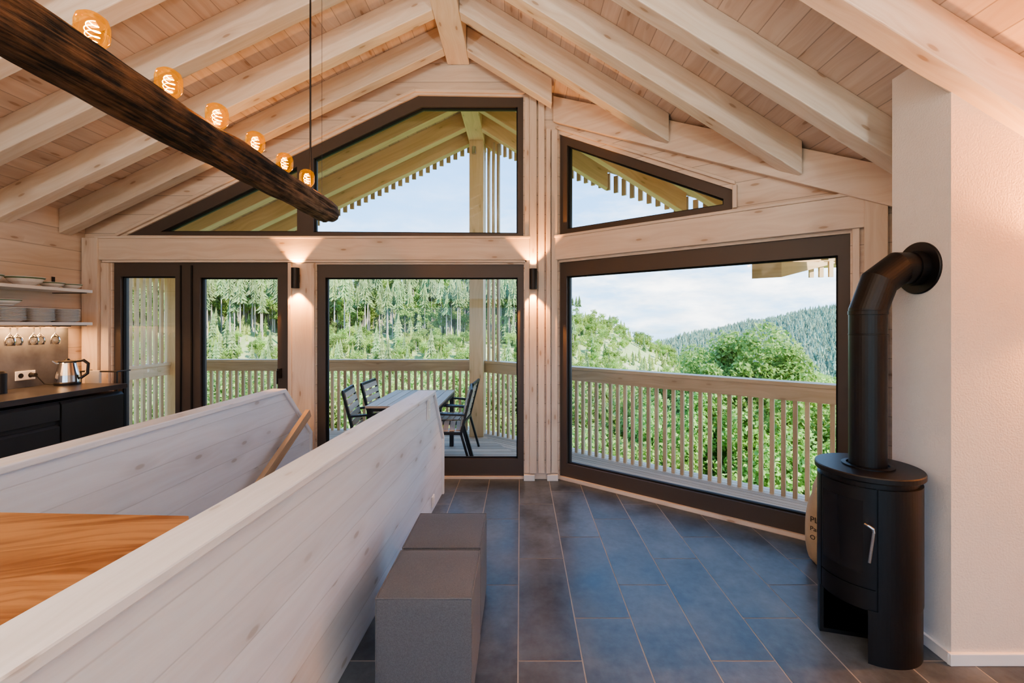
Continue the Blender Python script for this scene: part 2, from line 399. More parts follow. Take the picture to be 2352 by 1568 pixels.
bbox(-.02,UE,zb(xu(0))-.02,zc(xu(0)),.07,None,zc(xu(UE)),zb(xu(UE))-.02)
mb.build("trim_2",[M_trim],bevel=.004)
mb=MB(); mb.box((bx(1203),D-.06,0),(bx(1228),D,.06)); mb.box((bx(1256),D-.06,0),(bx(1281),D,.06)); mb.build("baseboard_back",[M_base],bevel=.004)
# ---- roof
def roofslab(name,plan,mat,mb=None):
    mb=MB(); bot=[V((x,y,zc(x))) for x,y in plan]; top=[p+V((0,0,.16)) for p in bot]
    n=(bot[1]-bot[0]).cross(bot[2]-bot[0])
    if n.z>0: bot=bot[::-1]; top=top[::-1]
    mb.face(bot,(0,1,0)); mb.face(top[::-1],(0,1,0),1)
    for i in range(len(bot)):
        j=(i+1)%len(bot); mb.face([bot[j],bot[i],top[i],top[j]],(0,1,0),1)
    return mb.build(name,[mat,M_roofx])
YE=D+.1
yb=lambda x:B0.y+BS*(x-B0.x)+.127
roofslab("ceiling",[(-4.48,-4.2),(XR,-4.2),(XR,YE),(-4.48,YE)],M_ceil)
roofslab("ceiling_right",[(XR,-4.2),(3.3,-4.2),(3.3,yb(3.3)),(.385,YE+.03),(XR,YE)],M_ceil).parent=bpy.data.objects["ceiling"]
e=empty("roof_overhang",(0,0,0))
M_ceilx=wood("soffit_spruce",(.80,.60,.40),(.68,.48,.30),plank=.135,knots=.5,var=.1)
for nm,pl in(("soffit_left",[(-5.3,YE),(XR,YE),(XR,6.95),(-5.3,6.95)]),("soffit_left_side",[(-5.3,-4.2),(-4.48,-4.2),(-4.48,YE),(-5.3,YE)]),
             ("soffit_right",[(XR,YE),(.385,YE+.03),(3.3,yb(3.3)),(3.9,yb(3.9)),(3.9,yv(3.9)),(XR,6.95)]),("soffit_right_side",[(3.3,-4.2),(3.9,-4.2),(3.9,yb(3.9)),(3.3,yb(3.3))])):
    roofslab(nm,pl,M_ceilx).parent=e
def rafter(mb,y,x0,x1,w=.12):
    pl=[(x0,y-w/2,zb(x0)),(x1,y-w/2,zb(x1)),(x1,y-w/2,zc(x1)),(x0,y-w/2,zc(x0))]
    mb.extr(pl,(0,w,0),V((x1-x0,0,zb(x1)-zb(x0))))
ys=[4.37,3.835,3.25,2.675,2.035,1.45,.85,.25,-.35,-.95,-1.55,-2.15,-2.75,-3.35]
er=empty("roof_rafters",(0,0,0))
for y in ys:
    mb=MB(); rafter(mb,y,XR-.112,XL+.004); mb.build("rafter_left",[M_raft],er,bevel=.006)
    xe=min(3.19,B0.x+(y-B0.y)/BS-.09)
    if y>4.3: xe=.30
    mb=MB(); rafter(mb,y,XR+.112,xe); mb.build("rafter_right",[M_raft],er,bevel=.006)
mb=MB(); mb.box((XR-.11,-3.9,4.16),(XR+.11,D-.002,4.44),(0,1,0)); mb.build("ridge_beam",[M_raft],bevel=.008)
mb=MB(); mb.box((XR-.11,D+.2,4.16),(XR+.11,6.9,4.44),(0,1,0))
for y in(4.9,5.5,6.1,6.62):
    rafter(mb,y,XR-.105,-5.2); x1=min(3.85,XR+(6.95-y)/.83-.08); rafter(mb,y,XR+.105,x1)
for y,x0 in((4.37,.9),(3.835,1.6),(3.25,2.35),(2.675,3.05)):
    rafter(mb,y,x0,min(3.85,XR+(6.95-y)/.83-.08))
mb.build("outer_rafters",[M_roofx],e,bevel=.005)
mb=MB()
x=XR-.16
while x>-5.2:
    mb.box((x-.03,6.93,zb(x)+.03),(x+.03,6.955,zc(x)+.02),(0,0,1)); x-=.105
dv=V((1,VS,0)).normalized(); nv=V((-dv.y,dv.x,0)); u=.1
while u<6:
    p=V((XR,6.95,0))+dv*u; 
    mb.obox((p.x,p.y,zb(p.x)+.12),dv*.055,nv*.025,(0,0,.20),(0,0,1)); u+=.105
mb.build("verge_slats",[M_ext],e)
mb=MB(); P=lambda px,py,Y:V(((px-CX)*Y/F,Y,H-(py-CY)*Y/F))
A=P(1727,606,4.4); B=P(1727,640,4.4)
dd=V((1.6,-.35,.02))
mb.extr([A,B,B+V((.5,.0,.13)),A+V((.5,0,.0))],V((.2,-.15,0))); 
mb.extr([A+V((0,0,0)),A+V((0,0,.05)),A+dd+V((0,0,.05)),A+dd],V((.35,.5,0)),dd)
for k in range(7):
    q=A+dd*(.3+.05*k); mb.box((q.x,q.y-.02,q.z-.15),(q.x+.04,q.y,q.z),(0,0,1))
mb.build("eave_corner",[M_roofx],e)
# ---- floor
mb=MB()
def inroom(poly):
    poly=clip(poly,0,1,D); poly=clip(poly,-BS,1,B0.y-BS*B0.x); poly=clip(poly,1,0,3.2); poly=clip(poly,-1,0,-XL); return poly
def split_hole(poly):
    res=[];hx0,hx1,hy0,hy1=-2.0,-1.0,.2,3.8
    L=clip(poly,1,0,hx0); R=clip(poly,-1,0,-hx1)
    M=clip(clip(poly,-1,0,-hx0),1,0,hx1)
    for q in(L,R): 
        if len(q)>2: res.append(q)
    if len(M)>2:
        for q in(clip(M,0,1,hy0),clip(M,0,-1,-hy1)):
            if len(q)>2: res.append(q)
    return res
for q in split_hole(inroom([(-5,-4),(4,-4),(4,6),(-5,6)])):
    mb.extr([(x,y,-.12) for x,y in q],(0,0,.1185),(1,0,0),1,False)
W=.297;L=.92;g=.0065
for i in range(-16,12):
    x0=-.01+i*W; offy=2.10+((i%3)*.307)
    for j in range(-8,4):
        y0=offy+j*L; po=inroom([(x0+g/2,y0+g/2),(x0+W-g/2,y0+g/2),(x0+W-g/2,y0+L-g/2),(x0+g/2,y0+L-g/2)])
        if len(po)<3: continue
        r=random.random(); off=(random.random()*40,random.random()*40)
        for q in split_hole(po):
            mb.face([(x,y,0) for x,y in q],(0,1,0),0,off,r)
mb.build("floor",[M_tile,M_grout])
# ---- chimney wall
PX=1.97;PY=2.08
mb=MB(); mb.extr([(PX,PY+.004,0),(PX,PY+.004,zc(PX)),(3.2,PY+.004,zc(3.2)),(3.2,PY+.004,0)],(0,.326,0),rand=False)
mb.face([(PX,PY,0),(3.2,PY,0),(3.2,PY,zc(3.2)),(PX,PY,zc(PX))],None,1); mb.face([(PX,PY+.004,0),(PX,PY,0),(PX,PY,zc(PX)),(PX,PY+.004,zc(PX))],None,0)  # front face takes the glow-tinted plaster
mb.build("chimney_wall",[M_plast,M_plast_glow])
mb=MB(); mb.box((PX-.015,PY-.015,0),(3.2,PY,.055)); mb.box((PX-.015,PY,0),(PX,PY+.33,.055)); mb.build("baseboard_right",[M_base],bevel=.003)
# ---- parapets
def parapet(name,x0,sl,yst,ye,yc,zlow,th,mats,over=.02):
    d=V((sl,1,0)).normalized()
    X=lambda y:x0+sl*y
    mb=MB()
    pr=[(yst,0),(ye,0),(ye,zlow),(yc,.965),(yst,.965)]
    mb.extr([(X(y)-over,y,z) for y,z in pr],(-(th-2*over),0,0),d,0,False)
    e=empty(name,(X(ye),ye,0)); par(mb.build("panel",[mats[0]]),e)
    mb=MB()
    mb.extr([(X(yst),yst,.965),(X(yc),yc,.965),(X(yc)+0,yc+.02,1.0),(X(yst),yst,1.0)],(-th,0,0),d)
    mb.extr([(X(yc),yc,.965),(X(ye),ye,zlow),(X(ye),ye+.035,zlow+.012),(X(yc),yc+.02,1.0)],(-th,0,0),(0,ye-yc,zlow-.965))
    mb.extr([(X(ye),ye,0),(X(ye),ye+.03,0),(X(ye),ye+.035,zlow+.012),(X(ye),ye,zlow)],(-th,0,0),(0,0,1))
    par(mb.build("cap",[mats[1]],bevel=.007),e)
    return e
ea=parapet("stair_parapet",-.835,.033,-.8,4.16,3.80,.51,.15,(M_white,M_whitec))
eb=parapet("stair_parapet",-2.02,0,.0,4.40,3.91,.50,.13,(M_white,M_whitec))
for z,y,h in((.88,3.62,.17),(.09,3.78,.085)):
    mb=MB(); X=-.855+.033*y; mb.box((X,y-.04,z-h/2),(X+.012,y+.04,z+h/2)); mb.box((X+.012,y-.028,z-h/2+.012),(X+.017,y+.028,z-.004)); mb.box((X+.012,y-.028,z+.004),(X+.017,y+.028,z+h/2-.012)); mb.build("light_switch" if h>.1 else "wall_socket",[M_sock],bevel=.003)
mb=MB(); mb.bar((-1.955,4.2,.74),(-1.955,2.3,-.19),.04,.075)
for y in(3.9,3.0): mb.tube([(-2.035,y,.74-(4.2-y)*.489-.06),(-1.955,y,.74-(4.2-y)*.489-.03)],.008,8)
mb.build("stair_handrail",[M_ext],bevel=.006)
mb=MB()
for k in range(11):
    y1=3.80-k*.24; mb.box((-1.995,y1-.28,-.18*(k+1)-.04),(-1.005,y1,-.18*(k+1)),(1,0,0))
mb.build("staircase",[M_larch],bevel=.004)
mb=MB(); mb.box((-2.14,.1,-3),(-2.0,4,-.12)); mb.box((-1.0,.1,-3),(-.86,4,-.12)); mb.box((-2.1,.0,-3),(-.9,.1,-.12)); mb.box((-2.1,3.85,-3),(-.9,3.95,-.12)); mb.box((-2.1,0,-3.1),(-.9,4,-3)); mb.build("wall_stairwell",[M_white])
mb=MB()
xa=lambda y:-.835+.033*y-.15-.004
mb.extr([(xa(.05),.05,.955),(xa(1.30),1.30,.955),(xa(1.32)-.02,1.325,.955),(-2.018,1.37,.955),(-2.018,.05,.955)],(0,0,.04),(1,.25,0))
y=.1
while y<1.28:
    mb.box((xa(y)-.0005,y,.962),(xa(y)+.003,y+.012,.99)); y+=.024
mb.build("larch_board_shelf",[M_larch],bevel=.003)
# ---- stools
def stool(y0,y1,x0,x1):
    e=empty("ottoman_stool",((x0+x1)/2,(y0+y1)/2,0)); w=x1-x0;l=y1-y0
    mb=MB(); mb.box((-w/2,-l/2,.012),(w/2,l/2,.45)); o=mb.build("body",[M_fab]); o.parent=e
    import bmesh
    b=bmesh.new(); b.from_mesh(o.data); bmesh.ops.remove_doubles(b,verts=b.verts,dist=1e-5); bmesh.ops.subdivide_edges(b,edges=b.edges,cuts=7,use_grid_fill=True)
    for v in b.verts:
        x_,y_,z_=v.co
        if z_>.449: v.co.z+=.014*(1-(2*x_/w)**4)*(1-(2*y_/l)**4)
        q=noise.noise(V((x_*6,y_*6,z_*6+y0*9)))*.004
        if abs(abs(x_)-w/2)<.001: v.co.x+=math.copysign(q,x_)
        if abs(abs(y_)-l/2)<.001: v.co.y+=math.copysign(q,y_)
    b.to_mesh(o.data); b.free()
    bv=o.modifiers.new("b",'BEVEL'); bv.width=.014; bv.segments=4; bv.limit_method='ANGLE'; bv.angle_limit=.9
    for p in o.data.polygons: p.use_smooth=True
    mb=MB(); k=.003; mb.tube([(-w/2+k,-l/2+k,.447),(w/2-k,-l/2+k,.447),(w/2-k,l/2-k,.447),(-w/2+k,l/2-k,.447),(-w/2+k,-l/2+k,.447)],.004,6); 
    for a in(-1,1): mb.tube([(a*(w/2-k),-l/2+k,.02),(a*(w/2-k),-l/2+k,.447)],.003,6)
    o=mb.build("piping",[M_fab]); o.parent=e
    mb=MB(); 
    for a in(-1,1):
        for b2 in(-1,1): mb.lathe((a*(w/2-.05),b2*(l/2-.05),0),[(.018,0),(.018,.014)],12,capa=True,capb=True)
    o=mb.build("feet",[M_black]); o.parent=e
stool(1.83,2.225,-.585,-.195); stool(2.25,2.66,-.585,-.197)
# ---- stove
SC=(1.718,2.25); e=empty("wood_stove",(SC[0],SC[1],0)); 
c0=(SC[0],SC[1],0)
mb=MB(); mb.lathe(c0,[(0,.24),(.203,.24),(.203,.80),(.0,.80)],64)
mb.lathe(c0,[(0,.828),(.218,.828),(.221,.832),(.221,.852),(.218,.857),(0,.857)],64)
mb.lathe(c0,[(.196,.80),(.196,.83)],64)
mb.lathe((c0[0],c0[1],.857),[(.108,0),(.108,.006),(.088,.008),(.088,0)],48)
mb.arc(c0,.19,.207,233,524,0,.245,64)
mb.arc(c0,.203,.210,243,530,.245,.80,64)
mb.arc(c0,.0,.19,233,524,0,.02,48)
par(mb.build("body",[M_stove]),e)
mb=MB(); mb.arc(c0,.203,.211,172,241,.345,.80,40); 
mb.arc(c0,.203,.210,172,241,.25,.34,40); par(mb.build("door",[M_stove]),e)
mb=MB(); mb.arc(c0,.210,.2125,177,228,.41,.74,40); par(mb.build("door_glass",[M_sglass]),e)
mb=MB()
pp=lambda a,r,z:(SC[0]+r*math.cos(math.radians(a)),SC[1]+r*math.sin(math.radians(a)),z)
mb.tube([pp(231,.212,.645),pp(231,.245,.648),pp(233,.252,.646),pp(237,.252,.635),pp(237.5,.252,.62),pp(234,.248,.48)],.0065,12)
par(mb.build("handle",[M_steel]),e)
mb=MB(); R=.078
path=[(SC[0],SC[1],.857),(SC[0],SC[1],1.62),(SC[0]+.055,SC[1],1.76),(SC[0]+.15,SC[1],1.83),(PX-.002,SC[1],1.83)]
mb.tube(path,R,40,caps=False)
mb.lathe((SC[0],SC[1],1.60),[(R,0),(R+.003,.001),(R+.003,.02),(R,.021)],40)
mb.lathe((SC[0],SC[1],1.50),[(R,0),(R+.002,.001),(R+.002,.006),(R,.007)],40)
xr=lambda x,r,n=48:[(x,SC[1]+r*math.cos(2*math.pi*i/n),1.83+r*math.sin(2*math.pi*i/n)) for i in range(n)]
mb.ring_surf([xr(PX-.0,.128),xr(PX-.006,.128),xr(PX-.010,.124),xr(PX-.010,.085),xr(PX-.05,.085),xr(PX-.05,.078)],0,True,True,False,False)
par(mb.build("flue_pipe",[M_stove]),e)
# burlap sack
e=empty("coffee_sack",(2.065,2.93,0)); mb=MB(); rings=[];n=40
for k in range(15):
    z=k/14*.56; t=k/14
    r=.15+.05*math.sin(min(1,t*1.25)*math.pi)**.6 if t<.8 else .165-.04*(t-.8)*5
    if k==0: r=.14
    rings.append([(r*(1.05+.07*noise.noise(V((math.cos(2*math.pi*i/n)*1.5,math.sin(2*math.pi*i/n)*1.5,z*5))))*math.cos(2*math.pi*i/n),r*(1+.1*noise.noise(V((math.cos(2*math.pi*i/n)*2,3+math.sin(2*math.pi*i/n)*2,z*6))))*math.sin(2*math.pi*i/n)*.9,z+.012*math.sin(i*1.3)*(t>.85)) for i in range(n)])
mb.ring_surf(rings,0,True,True,True,False); mb.ring_surf([rings[-1],[(x*.9,y*.9,z-.05) for x,y,z in rings[-1]]],0,True,True,False,True)
mb.build("sack",[M_burlap],e,merge=True)
for tx,z,sz in(("PLANT",.30,.050),("Pan Café",.245,.040),("ONE",.19,.040)):
    c=bpy.data.curves.new("print",'FONT'); c.body=tx; c.size=sz; c.extrude=.0005; c.align_x='LEFT'
    o=bpy.data.objects.new("print",c); bpy.context.collection.objects.link(o); c.materials.append(M_ink); o.parent=e
    o.location=(-.219,-.03,z); o.rotation_euler=(math.pi/2,0,math.radians(-58))
# ---- pendant log lamp
e=empty("log_pendant_lamp",(-1.383,2.0,2.37)); mb=MB(); rings=[];n=36
for k in range(105):
    y=.7+k*.025; rings.append([])
    endf=1-.14*max(0,(y-3.2)/.1)
    for i in range(n):
        a=2*math.pi*i/n; ca,sa=math.cos(a),math.sin(a); q=(abs(ca)**3.0+abs(sa)**3.0)**(-1/3.0)
        gr=noise.noise(V((ca*5,y*1.1,sa*5)))
        r=.084*q*endf*(1+.22*noise.noise(V((ca*1.2,y*1.4,sa*1.2)))+.14*noise.noise(V((ca*3,y*4,sa*3)))-.18*max(0,gr)-.08*abs(noise.noise(V((ca*11,y*2.5,sa*11)))))
        rings[-1].append((r*ca+.008*math.sin(y*2),y-2.0,-.010+r*sa*.92))
mb.ring_surf([r[::-1] for r in rings],0,True,True,True,True); mb.build("log",[M_log],e,merge=True)
ybulb=[2.95,2.67,2.375,2.075,1.79,1.47,1.17,.87]
mbg=MB();mbs=MB();mbf=MB()
for y in ybulb:
    c=(-1.383,y,2.425)
    mbs.lathe(c,[(.0,.0),(.024,0),(.024,.018),(.018,.022),(0,.022)],20)
    mbg.lathe(c,[(.016,.018),(.030,.028),(.043,.045),(.046,.06),(.046,.095),(.040,.116),(.024,.128),(.0,.131)],28)
    for s_ in(0,math.pi):
        pts=[]
        for j in range(50):
            t=j/49; a=t*2*math.pi*2.0+s_; rr=.010+.010*math.sin(t*math.pi)
            pts.append((c[0]+rr*math.cos(a),c[1]+rr*math.sin(a),c[2]+.038+.068*t))
        mbf.tube(pts,.0013,5)
    l=bpy.data.lights.new("bulb_light",'POINT'); l.energy=3.5; l.color=(1,.48,.15); l.shadow_soft_size=.02; lo=bpy.data.objects.new("bulb_light",l); bpy.context.collection.objects.link(lo); lo.location=(c[0],c[1],c[2]+.075); par(lo,e)
par(mbg.build("bulb_glass",[M_amber],merge=True),e); par(mbs.build("sockets",[M_black]),e); par(mbf.build("filaments",[M_fil]),e)
mb=MB(); mb.tube([(-1.383,2.998,2.42),(-1.383,2.998,zc(-1.383))],.006,8); mb.tube([(-1.33,3.05,2.43),(-1.33,3.05,zc(-1.33))],.0012,5)
mb.tube([(-1.383,.95,2.42),(-1.383,.95,zc(-1.383))],.006,8); mb.lathe((-1.383,2.998,2.43),[(0,0),(.014,0),(.014,.03),(0,.03)],12); par(mb.build("cable",[M_black]),e)
# ---- wall lamps
def spot(loc,up_,en,size=75,blend=.35,col=(1,.47,.17),parent=None,rad=.012):
    l=bpy.data.lights.new("spot",'SPOT'); l.energy=en; l.spot_size=math.radians(size); l.spot_blend=blend; l.color=col; l.shadow_soft_size=rad
    o=bpy.data.objects.new("spot",l); bpy.context.collection.objects.link(o); o.location=loc; o.rotation_euler=(math.pi if up_ else 0,0,0)
    if parent: par(o,parent)
def wlamp(x,y,z,n=V((0,-1,0)),en=42,size=86,col=(1,.40,.10)):
    e=empty("wall_lamp",(x,y,z)); c=V((x,y,z))+n*.062
    mb=MB(); mb.lathe(tuple(c),[(.036,-.10),(.038,-.10),(.038,.10),(.036,.10),(.034,.092),(.034,-.092),(.036,-.10)],28); mb.lathe(tuple(c),[(0,-.02),(.034,-.02)],20); mb.lathe(tuple(c),[(0,.02),(.034,.02)],20)
    mb.obox(V((x,y,z))+n*.018,(.03,0,0),n*.036,(0,0,.08)); par(mb.build("housing",[M_black]),e)
    mb=MB(); mb.lathe(tuple(c),[(0,.05),(.018,.05)],16); mb.lathe(tuple(c),[(0,-.05),(.018,-.05)],16); par(mb.build("emitter",[M_led]),e)
    spot(c+V((0,0,.088)),True,en,size,parent=e,col=col); spot(c+V((0,0,-.088)),False,en*(.35 if size>100 else 1),size,parent=e,col=col)
wlamp(bx(687),D-.015,bz(640)); wlamp(bx(1224),D-.05,bz(643))
wlamp(2.75,PY,1.72,en=190,size=160,col=(1,.38,.11))
# ---- kitchen
CF=-3.72
e=empty("kitchen_counter",(CF,3.5,0)); mb=MB()
mb.box((XL+.01,.4,.1),(CF-.025,4.27,.93)); mb.box((XL+.05,.4,0),(CF-.07,4.25,.1)); 
for y0,y1,hs in((3.69,4.27,[(.12,.93)]),(2.9,3.68,[(.12,.50),(.53,.75),(.78,.93)]),(2.1,2.89,[(.12,.50),(.53,.75),(.78,.93)]),(1.3,2.09,[(.12,.93)]),(.5,1.29,[(.12,.93)])):
    for z0,z1 in hs:
        mb.box((CF-.025,y0+.003,z0),(CF,y1-.003,z1-.025)); mb.extr([(CF-.025,y0+.003,z1-.025),(CF,y0+.003,z1-.025),(CF-.018,y0+.003,z1-.004),(CF-.025,y0+.003,z1-.004)],(0,y1-y0-.006,0))
par(mb.build("cabinets",[M_cab],bevel=.002),e)
mb=MB(); mb.box((XL+.01,.4,.955),(CF+.01,4.30,1.0)); par(mb.build("worktop",[M_counter],bevel=.003),e)
mb=MB(); mb.box((XL+.002,.4,1.001),(XL+.016,4.39,1.52)); par(mb.build("splashback",[M_splash]),e)
def shelf(z):
    e=empty("wall_shelf",(XL,3.6,z)); mb=MB(); mb.box((XL+.002,2.2,z-.028),(-4.06,4.32,z)); par(mb.build("board",[M_base],bevel=.003),e)
    mb=MB()
    for y in(2.6,4.26): mb.obox((XL+.006,y,z+.06),(.008,0,0),(0,.025,0),(0,0,.12)); mb.obox((-4.22,y,z-.032),(.3,0,0),(0,.025,0),(0,0,.006))
    par(mb.build("bracket",[M_black]),e)
shelf(1.88); shelf(1.575)
def bowl(x,y,z,r,h):
    mb=MB(); mb.lathe((x,y,z),[(0,0),(r*.45,0),(r*.5,.008),(r*.8,h*.45),(r,h),(r*.96,h),(r*.75,h*.5),(r*.4,.015),(0,.012)],32); mb.lathe((x,y,z),[(r*.93,h*.78),(r*.985,h*.9),(r*.985,h*.93)],32,1) ; return mb.build("serving_bowl",[M_porc,M_green])
bowl(-4.2,3.86,1.881,.125,.075); bowl(-4.2,3.55,1.881,.12,.07); bowl(-4.2,4.08,1.881,.09,.05); bowl(-4.2,4.255,1.881,.08,.05)
def plates(x,y,z,r,n,nm="plate_stack"):
    mb=MB()
    for k in range(n):
        zz=z+k*.011; mb.lathe((x,y,zz),[(0,0),(r*.6,0),(r*.7,.004),(r,.016),(r,.019),(r*.68,.008),(0,.005)],32)
    mb.build(nm,[M_porc])
plates(-4.2,3.72,1.576,.112,10); plates(-4.2,3.955,1.576,.112,10); plates(-4.2,4.19,1.576,.11,10); plates(-4.2,3.45,1.576,.12,10)
bowl(-4.2,3.72,1.71,.09,.05)
mb=MB()
for k,y in enumerate((3.5,3.6,3.70,3.79,3.88,3.97,4.06)):
    c=(-4.15-.04*(k%2),y,1.535)
    mb.lathe(c,[(.033,0),(.033,-.003),(.005,-.008),(.004,-.06),(.012,-.07),(.033,-.095),(.037,-.12),(.031,-.155),(.030,-.155),(.035,-.12),(.03,-.096),(.0,-.075)],20)
mb.build("hanging_wine_glasses",[M_clear],merge=True)
mb=MB(); 
for y in(3.45,3.65,3.84,4.02,4.12): mb.tube([(XL+.02,y,1.538),(-4.07,y,1.538)],.003,6)
mb.build("glass_rack",[M_black])
e=empty("electric_kettle",(-4.17,4.19,1.0)); mb=MB(); c=(-4.17,4.19,1.0)
mb.lathe(c,[(0,.02),(.088,.02),(.09,.03),(.085,.09),(.066,.18),(.062,.2),(.058,.212),(0,.212)],32); par(mb.build("jug",[M_chrome]),e)
mb=MB(); mb.lathe(c,[(0,0),(.09,0),(.092,.018),(0,.02)],32); mb.lathe(c,[(.06,.205),(.062,.216),(.02,.226),(.012,.24),(0,.242)],24)
mb.tube([(-4.17+.05,4.19+.03,1.215),(-4.17+.10,4.19+.05,1.222),(-4.17+.135,4.19+.06,1.19),(-4.17+.128,4.19+.06,1.10),(-4.17+.088,4.19+.03,1.055)],.012,10); par(mb.build("handle_and_base",[M_black]),e)
mb=MB(); mb.extr([(-4.23,4.15,1.19),(-4.225,4.175,1.21),(-4.25,4.13,1.215)],(0,0,.012)); par(mb.build("spout",[M_chrome]),e)
e=empty("double_socket",(XL,4.0,1.106)); mb=MB(); mb.box((XL+.016,3.925,1.066),(XL+.026,4.085,1.146)); 
def xr2(x,y,z,r,n=20): return [(x,y+r*math.cos(2*math.pi*i/n),z+r*math.sin(2*math.pi*i/n)) for i in range(n)]
par(mb.build("plate",[M_sock],bevel=.003),e); mb=MB()
for y in(3.965,4.045): mb.ring_surf([xr2(XL+.0265,y,1.106,.022),xr2(XL+.0275,y,1.106,.020)],0,True,True,False,True)
mb.tube([(XL+.03,4.045,1.106),(XL+.07,4.045,1.106)],.018,12); mb.tube([(XL+.07,4.05,1.10),(XL+.10,4.09,1.02),(XL+.12,4.12,1.01),(-4.17,4.15,1.01)],.004,6); par(mb.build("inserts",[M_black]),e)
mb=MB(); mb.lathe((-4.17,3.64,1.0),[(0,0),(.045,0),(.045,.16),(.03,.18),(0,.18)],24); mb.build("storage_canister",[M_black])
e=empty("towel_rail",(-3.98,4.42,1.0)); mb=MB(); mb.tube([(-4.25,4.55,1.10),(-4.25,4.40,1.10),(-3.90,4.40,1.10),(-3.90,4.55,1.10)],.007,8); mb.tube([(-4.25,4.40,1.10),(-4.25,4.40,0.01)],.007,8); mb.tube([(-3.90,4.40,1.10),(-3.90,4.40,0.01)],.007,8); par(mb.build("rail",[M_black]),e)
mb=MB(); mb.box((-4.20,4.385,.80),(-4.06,4.415,1.11)); par(mb.build("towel",[M_towel],bevel=.006),e)
l=bpy.data.lights.new("shelf_led",'AREA'); l.shape='RECTANGLE'; l.size=.03; l.size_y=1.6; l.energy=16; l.color=(1,.5,.2); o=bpy.data.objects.new("shelf_led",l); bpy.context.collection.objects.link(o); o.location=(-4.3,3.55,1.54)
# ---- balcony
mb=MB(); zd=-.03
C1=V((-.72,6.83,0)); C2=V((3.9,6.83+VS*4.62,0)); rd=(C2-C1).normalized()
mt=(-.72-.385,6.85-(D+.2))
na,nb=mt[1],-mt[0]; nc=na*.385+nb*(D+.2)
y=D+.205
while y<6.95:
    po=[(-5.0,y),(3,y),(3,y+.12),(-5.0,y+.12)]; po=clip(po,na,nb,nc); po=clip(po,0,1,6.95)
    if len(po)>2: mb.extr([(a,b,zd-.03) for a,b in po],(0,0,.03),(1,0,0))
    y+=.129
rn=V((-rd.y,rd.x,0)); base=V((.515,4.74,0)); Wd=(C1-base).dot(rn)+.1; k=-5
while k*.07<Wd:
    p0=base+rn*(k*.07)-rd*4; p1=p0+rd*9; q=[(p0.x,p0.y),(p1.x,p1.y),(p1.x+rn.x*.062,p1.y+rn.y*.062),(p0.x+rn.x*.062,p0.y+rn.y*.062)]
    q=clip(q,-na,-nb,-nc); q=clip(q,1,0,4.2); q=clip(q,BS,-1.0,-(B0.y+.26-BS*B0.x))
    if len(q)>2: mb.extr([(a,b,zd-.03) for a,b in q],(0,0,.03),rd)
    k+=1
mb.build("balcony_deck",[M_deck])
def railing(name,a,b,full=lambda t:None,sp=.096,sw=.038,mat=None):
    e=empty(name,tuple(a)); mb=MB(); d=(b-a); L=d.length; d.normalize(); nn=V((-d.y,d.x,0))
    mb.obox((a+b)/2+V((0,0,1.015)),d*L,nn*.16,(0,0,.035),d); 
    mb.obox((a+b)/2+V((0,0,.93))-nn*.05,d*L,nn*.03,(0,0,.13),d)
    u=.06
    while u<L:
        p=a+d*u; zt=.99; f=full(p)
        if f: zt=f
        mb.obox(p+V((0,0,(zt-.28)/2)),d*sw,nn*.032,(0,0,zt+.28),(0,0,1)); u+=sp
    mb.obox((a+b)/2+V((0,0,-.17))+nn*.03,d*L,nn*.04,(0,0,.18),d)
    par(mb.build("balustrade",[mat or M_ext]),e)
railing("balcony_railing",V((-4.9,6.85,0)),C1)
railing("balcony_railing",C1,C2,lambda p: zb(p.x)+.1 if p.x<-.28 else None,.094,.036)
railing("balcony_railing",V((-4.9,4.85,0)),V((-4.9,6.8,0)),lambda p:zb(-4.9)+.2,.10,.045,M_roofx)
mb=MB(); mb.box((XR-.10,6.42,zd),(XR+.10,6.62,4.16),(0,0,1)); mb.build("balcony_post",[M_roofx],bevel=.006)
mb=MB(); mb.box((-4.88,6.28,zd),(-4.72,6.44,zb(-4.8)),(0,0,1)); mb.build("balcony_post",[M_roofx],bevel=.006)
mb=MB(); mb.lathe((XR-.03,6.385,4.0),[(0,-.05),(.03,-.05),(.03,.05),(0,.05)],16); mb.build("outdoor_spotlight",[M_steel])
M_teak=wood("teak_slat",(.60,.47,.36),(.47,.35,.25),knots=0,var=.15)
e=empty("outdoor_table",(-1.25,5.4,zd)); mb=MB(); w,l=.78,1.2
n=7
for k in range(n):
    x=-w/2+(k+.5)*w/n; mb.box((x-w/n/2+.004,-l/2+.03,.70),(x+w/n/2-.004,l/2-.03,.722),(0,1,0))
for s_ in(-1,1): mb.box((-w/2,s_*(l/2-.015)-.015,.70),(w/2,s_*(l/2-.015)+.015,.724),(1,0,0))
mb.build("slats",[M_teak],e)
mb=MB(); 
for sx in(-1,1):
    mb.box((sx*(w/2-.02)-.015,-l/2+.03,.66),(sx*(w/2-.02)+.015,l/2-.03,.70))
    for sy in(-1,1): mb.box((sx*(w/2-.035)-.025,sy*(l/2-.06)-.025,0),(sx*(w/2-.035)+.025,sy*(l/2-.06)+.025,.70))
for sy in(-1,1): mb.box((-w/2+.03,sy*(l/2-.06)-.015,.66),(w/2-.03,sy*(l/2-.06)+.015,.70))
mb.build("frame",[M_black],e)
